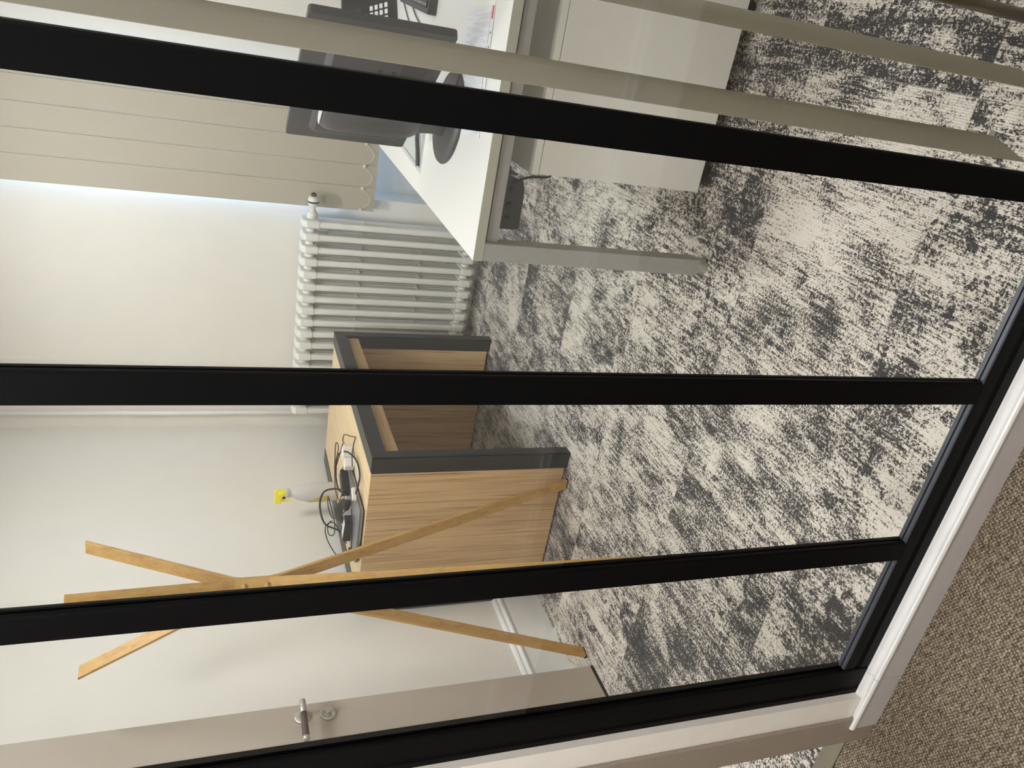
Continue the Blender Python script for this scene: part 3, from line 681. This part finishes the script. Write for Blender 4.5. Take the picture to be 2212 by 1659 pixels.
# ------------------------------------------------------------------ on the oak table
bt = thing('spray_bottle', 'milky spray bottle with yellow trigger head standing on the oak table', 'spray bottle', (-2.165, 2.262, TZ), math.radians(207))
bm = bmesh.new(); lathe(bm, [(.036, 0), (.039, .004), (.0395, .10), (.038, .135), (.033, .165), (.022, .192), (.0165, .205), (.0165, .215), (.0195, .217), (.0195, .232), (.016, .234)], (0, 0, 0), 'z', 36, sx=1.15, sy=.85)
obj('bottle_body', bm, M['bottle'], bt)
bm = bmesh.new()
pts = [(.0045+.0396*1.15*math.sin(t)*1.0, 0) for t in (0,)]
n = 10; V0, V1 = [], []
for i in range(n+1):
    a = math.radians(8+i*66/n); x, y = .0405*1.15*math.cos(a), .0405*.85*math.sin(a)
    top = .045+.095*(1-(i/n))**.5; V0.append(bm.verts.new((x, y, .040))); V1.append(bm.verts.new((x, y, top+.004)))
for i in range(n): bm.faces.new((V0[i], V0[i+1], V1[i+1], V1[i]))
obj('front_label', bm, M['ylabel'], bt)
bm = bmesh.new(); lathe(bm, [(.017, .232), (.0165, .250), (.015, .262), (.008, .268)], (0, 0, 0), 'z', 24)
prism(bm, [(-.022, .262), (-.014, .280), (.040, .282), (.048, .270), (.048, .256), (.030, .250), (.016, .244), (-.010, .246)], 'y', -.010, .010)
hdz = obj('trigger_head', bm, M['yellow'], bt, .003)
bm = bmesh.new(); prism(bm, [(.030, .252), (.037, .252), (.040, .236), (.038, .214), (.034, .206), (.031, .216), (.032, .236)], 'y', -.006, .006)
tag(obj('trigger', bm, M['yellow'], hdz, .001), 'yellow trigger lever')
obj('spring_clip', B((.012, .027, -.005, .005, .232, .246)), M['blackplast'], hdz, .001)

lp = thing('laptop', 'closed silver laptop lying on the near end of the oak table', 'laptop', (-1.805, 1.615, TZ), math.radians(2))
bm = bmesh.new(); prism(bm, rrect(.250, .350, .012, 4, -.125, .175), 'z', .004, .013); obj('laptop_base', bm, M['silver'], lp, .002)
bm = bmesh.new(); prism(bm, rrect(.250, .350, .012, 4, -.125, .175), 'z', .0142, .020); obj('laptop_lid', bm, M['silver'], lp, .002)
obj('side_port', B((-.165, -.155, -.0015, .001, .006, .010), (-.185, -.172, -.0015, .001, .006, .010), (-.215, -.195, -.0015, .001, .006, .011), (-.235, -.222, -.0015, .001, .006, .010)), M['blackplast'], lp)
obj('rubber_foot', B((-.24, -.01, .01, .03, 0, .004)), M['rubber'], lp); obj('rubber_foot', B((-.24, -.01, .31, .33, 0, .004)), M['rubber'], lp)
LZ = TZ+.0205
br = thing('charger_brick', 'black laptop power brick lying on the silver laptop', 'power brick', (-1.985, 1.745, LZ), math.radians(-14))
obj('brick_body', B((-.058, .058, -.022, .022, 0, .030)), M['blackplast'], br, .003)
obj('brick_label', B((-.045, .045, -.015, .015, .0300, .0305)), M['label'], br)
def cable(name, label, pts, r, cat='cable', group=None, n=8):
    bm = bmesh.new(); c = Vector(pts[0])
    tube(bm, [p-c for p in catmull(pts, n)], r, 8); return tag(obj(name, bm, M['cable'], None, loc=tuple(c)), label, cat, group)
# positions along each picture ray, kept a few centimetres above the table or standing up in loops
CAMP = Vector((0, -.8071, 1.3347))
cable('thick_cable', 'thick black mains cable looping up from the power brick above the oak table', [(-2.045, 1.80, LZ+.02), (-2.075, 1.86, TZ+.060), (-2.085, 1.92, TZ+.10), (-2.035, 1.98, TZ+.115), (-1.965, 1.98, TZ+.10), (-1.90, 1.90, TZ+.055), (-1.875, 1.82, TZ+.036)], .0042)
cable('mains_lead', 'black lead arching from the round plug to the white charger coil', [(-1.885, 1.83, TZ+.036), (-1.925, 1.94, TZ+.05), (-1.915, 2.03, TZ+.05), (-1.82, 2.03, TZ+.05), (-1.735, 1.93, TZ+.035), (-1.705, 1.82, TZ+.012), (-1.725, 1.735, TZ+.008), (-1.775, 1.685, TZ+.026)], .0036)
cable('thin_cable', 'thin black cable in small loops above the power brick', [(-1.925, 1.79, LZ+.012), (-2.02, 1.86, TZ+.07), (-2.02, 1.93, TZ+.085), (-1.985, 1.97, TZ+.085), (-1.99, 1.90, TZ+.08), (-2.03, 1.84, TZ+.070), (-2.07, 1.82, TZ+.072), (-2.085, 1.84, TZ+.090), (-2.065, 1.88, TZ+.09), (-2.035, 1.85, TZ+.07), (-2.05, 1.80, TZ+.05), (-2.075, 1.76, LZ+.006)], .0022)
cable('thin_cable', 'thin black cable hanging in a wide loop beyond the laptop end', [(-2.03, 1.86, TZ+.08), (-2.08, 1.88, TZ+.10), (-2.13, 1.86, TZ+.09), (-2.16, 1.80, TZ+.06), (-2.14, 1.74, TZ+.03), (-2.10, 1.69, TZ+.012), (-2.075, 1.675, LZ+.004), (-2.03, 1.672, LZ+.004), (-1.95, 1.70, LZ+.004), (-1.885, 1.74, LZ+.006)], .0022)
cable('usb_cable', 'thin black cable looping on the table top behind the white adapter', [(-1.80, 2.10, TZ+.02), (-1.875, 2.04, TZ+.05), (-1.90, 2.08, TZ+.05), (-1.85, 2.14, TZ+.03), (-1.80, 2.10, TZ+.05), (-1.86, 2.02, TZ+.06), (-2.0, 2.10, TZ+.04), (-2.06, 2.10, TZ+.03), (-2.03, 2.00, TZ+.03), (-1.94, 1.93, TZ+.035), (-1.905, 1.93, TZ+.03)], .0022)
cable('usb_cable', 'slim black cable twisted to a point at the far end of the tangle', [(-1.775, 1.93, TZ+.012), (-1.76, 2.00, TZ+.02), (-1.79, 2.10, TZ+.02), (-1.745, 2.08, TZ+.02), (-1.695, 1.98, TZ+.006), (-1.665, 1.925, TZ+.003), (-1.70, 1.93, TZ+.006), (-1.735, 1.91, TZ+.012), (-1.77, 1.87, TZ+.014)], .0022)
# black barrel plug near the lath
bm = bmesh.new(); lathe(bm, [(.003, -.030), (.006, -.022), (.009, -.014), (.009, .014), (.005, .020), (.004, .032)], (0, 0, 0), 'x', 16)
tag(obj('cable_plug', bm, M['blackplast'], None, loc=(-2.075, 1.69, LZ+.012), rot=(0, .2, math.radians(10))), 'small black barrel plug at the left end of the laptop', 'plug')
# round plug on top
rp = thing('round_plug', 'black round two-pin mains plug resting on the laptop', 'plug', (-1.90, 1.80, LZ+.012), math.radians(30))
bm = bmesh.new(); lathe(bm, [(.008, -.030), (.014, -.020), (.019, -.004), (.020, .006), (.018, .012), (.010, .014)], (0, 0, .006), 'x', 24); obj('plug_body', bm, M['blackplast'], rp)
bm = bmesh.new(); tube(bm, [(.012, .009, .006), (.030, .009, .006)], .0024, 8); tube(bm, [(.012, -.009, .006), (.030, -.009, .006)], .0024, 8); obj('pin', bm, M['chrome'], rp)
# mice
def mouse(name, label, loc, rz, k, mats):
    t = thing(name, label, 'mouse', loc, rz); bm = bmesh.new()
    secs = []
    for i in range(9):
        u = i/8; y = -.055*k+.11*k*u; w = .031*k*math.sin(PI*min(max(.12+.76*u, 0), 1))**.5; h = .034*k*math.sin(PI*(.12+.72*u))
        secs.append([(w*math.cos(a), y, .002+max(0, h*math.sin(a))) for a in [j*PI/10 for j in range(11)]])
    rings = [[bm.verts.new(q) for q in s] for s in secs]
    for a, b in zip(rings, rings[1:]):
        for j in range(10): bm.faces.new((a[j], a[j+1], b[j+1], b[j])).smooth = True
    for a in (rings[0], rings[-1]): bm.faces.new(a)
    obj('mouse_shell', bm, mats[0], t)
    bm = bmesh.new(); lathe(bm, [(.007*k, -.003*k), (.008*k, 0), (.007*k, .003*k)], (0, .030*k, .026*k), 'x', 16); obj('scroll_wheel', bm, mats[1], t)
    return t
mouse('computer_mouse', 'large black computer mouse beside the laptop, near the table back edge', (-2.10, 2.02, TZ), math.radians(70), 1.25, (M['blackplast'], M['darkplast']))
mouse('computer_mouse', 'silver and black computer mouse at the far end of the laptop', (-1.905, 2.02, TZ), math.radians(75), 1.0, (M['silver'], M['blackplast']))
obj_ = obj('dock_box', B((-.055, .055, -.022, .022, 0, .030)), M['blackplast'], None, .005, loc=(-1.865, 1.895, LZ+.000), rot=(0, 0, math.radians(68)))
tag(obj_, 'small black oblong adapter box across the far end of the laptop', 'adapter')
# white charger blocks and coil
wa = thing('white_adapter', 'white mains adapter blocks standing beyond the laptop', 'adapter', (-1.765, 1.955, TZ), math.radians(60))
obj('adapter_block', B((-.020, .030, -.020, .020, 0, .045)), M['chain'], wa, .004)
obj('adapter_block', B((-.064, -.021, -.017, .022, 0, .040)), M['chain'], wa, .004)
bm = bmesh.new(); tube(bm, [(.030, .008, .030), (.048, .008, .030)], .0025, 8); tube(bm, [(.030, -.008, .030), (.048, -.008, .030)], .0025, 8); obj('pin', bm, M['chain'], wa)
cw = thing('white_cable_coil', 'coiled white charging cable in front of the white adapter', 'cable', (-1.745, 1.795, TZ+.002), math.radians(72))
bm = bmesh.new()
for k in range(4):
    tube(bm, [((.055-.004*k)*math.cos(a), (.016-.0015*k)*math.sin(a), .002+.0026*k) for a in [2*PI*i/36 for i in range(36)]], .0013, 6, True)
obj('coil', bm, M['chain'], cw); obj('plug_end', B((.052, .078, -.009, .009, .004, .012)), M['chain'], cw, .002)
wb = thing('white_plug', 'small white plug block at the near corner of the laptop', 'plug', (-1.785, 1.700, LZ+.002), math.radians(60))
obj('plug_body', B((-.026, .026, -.008, .008, 0, .016)), M['chain'], wb, .003)
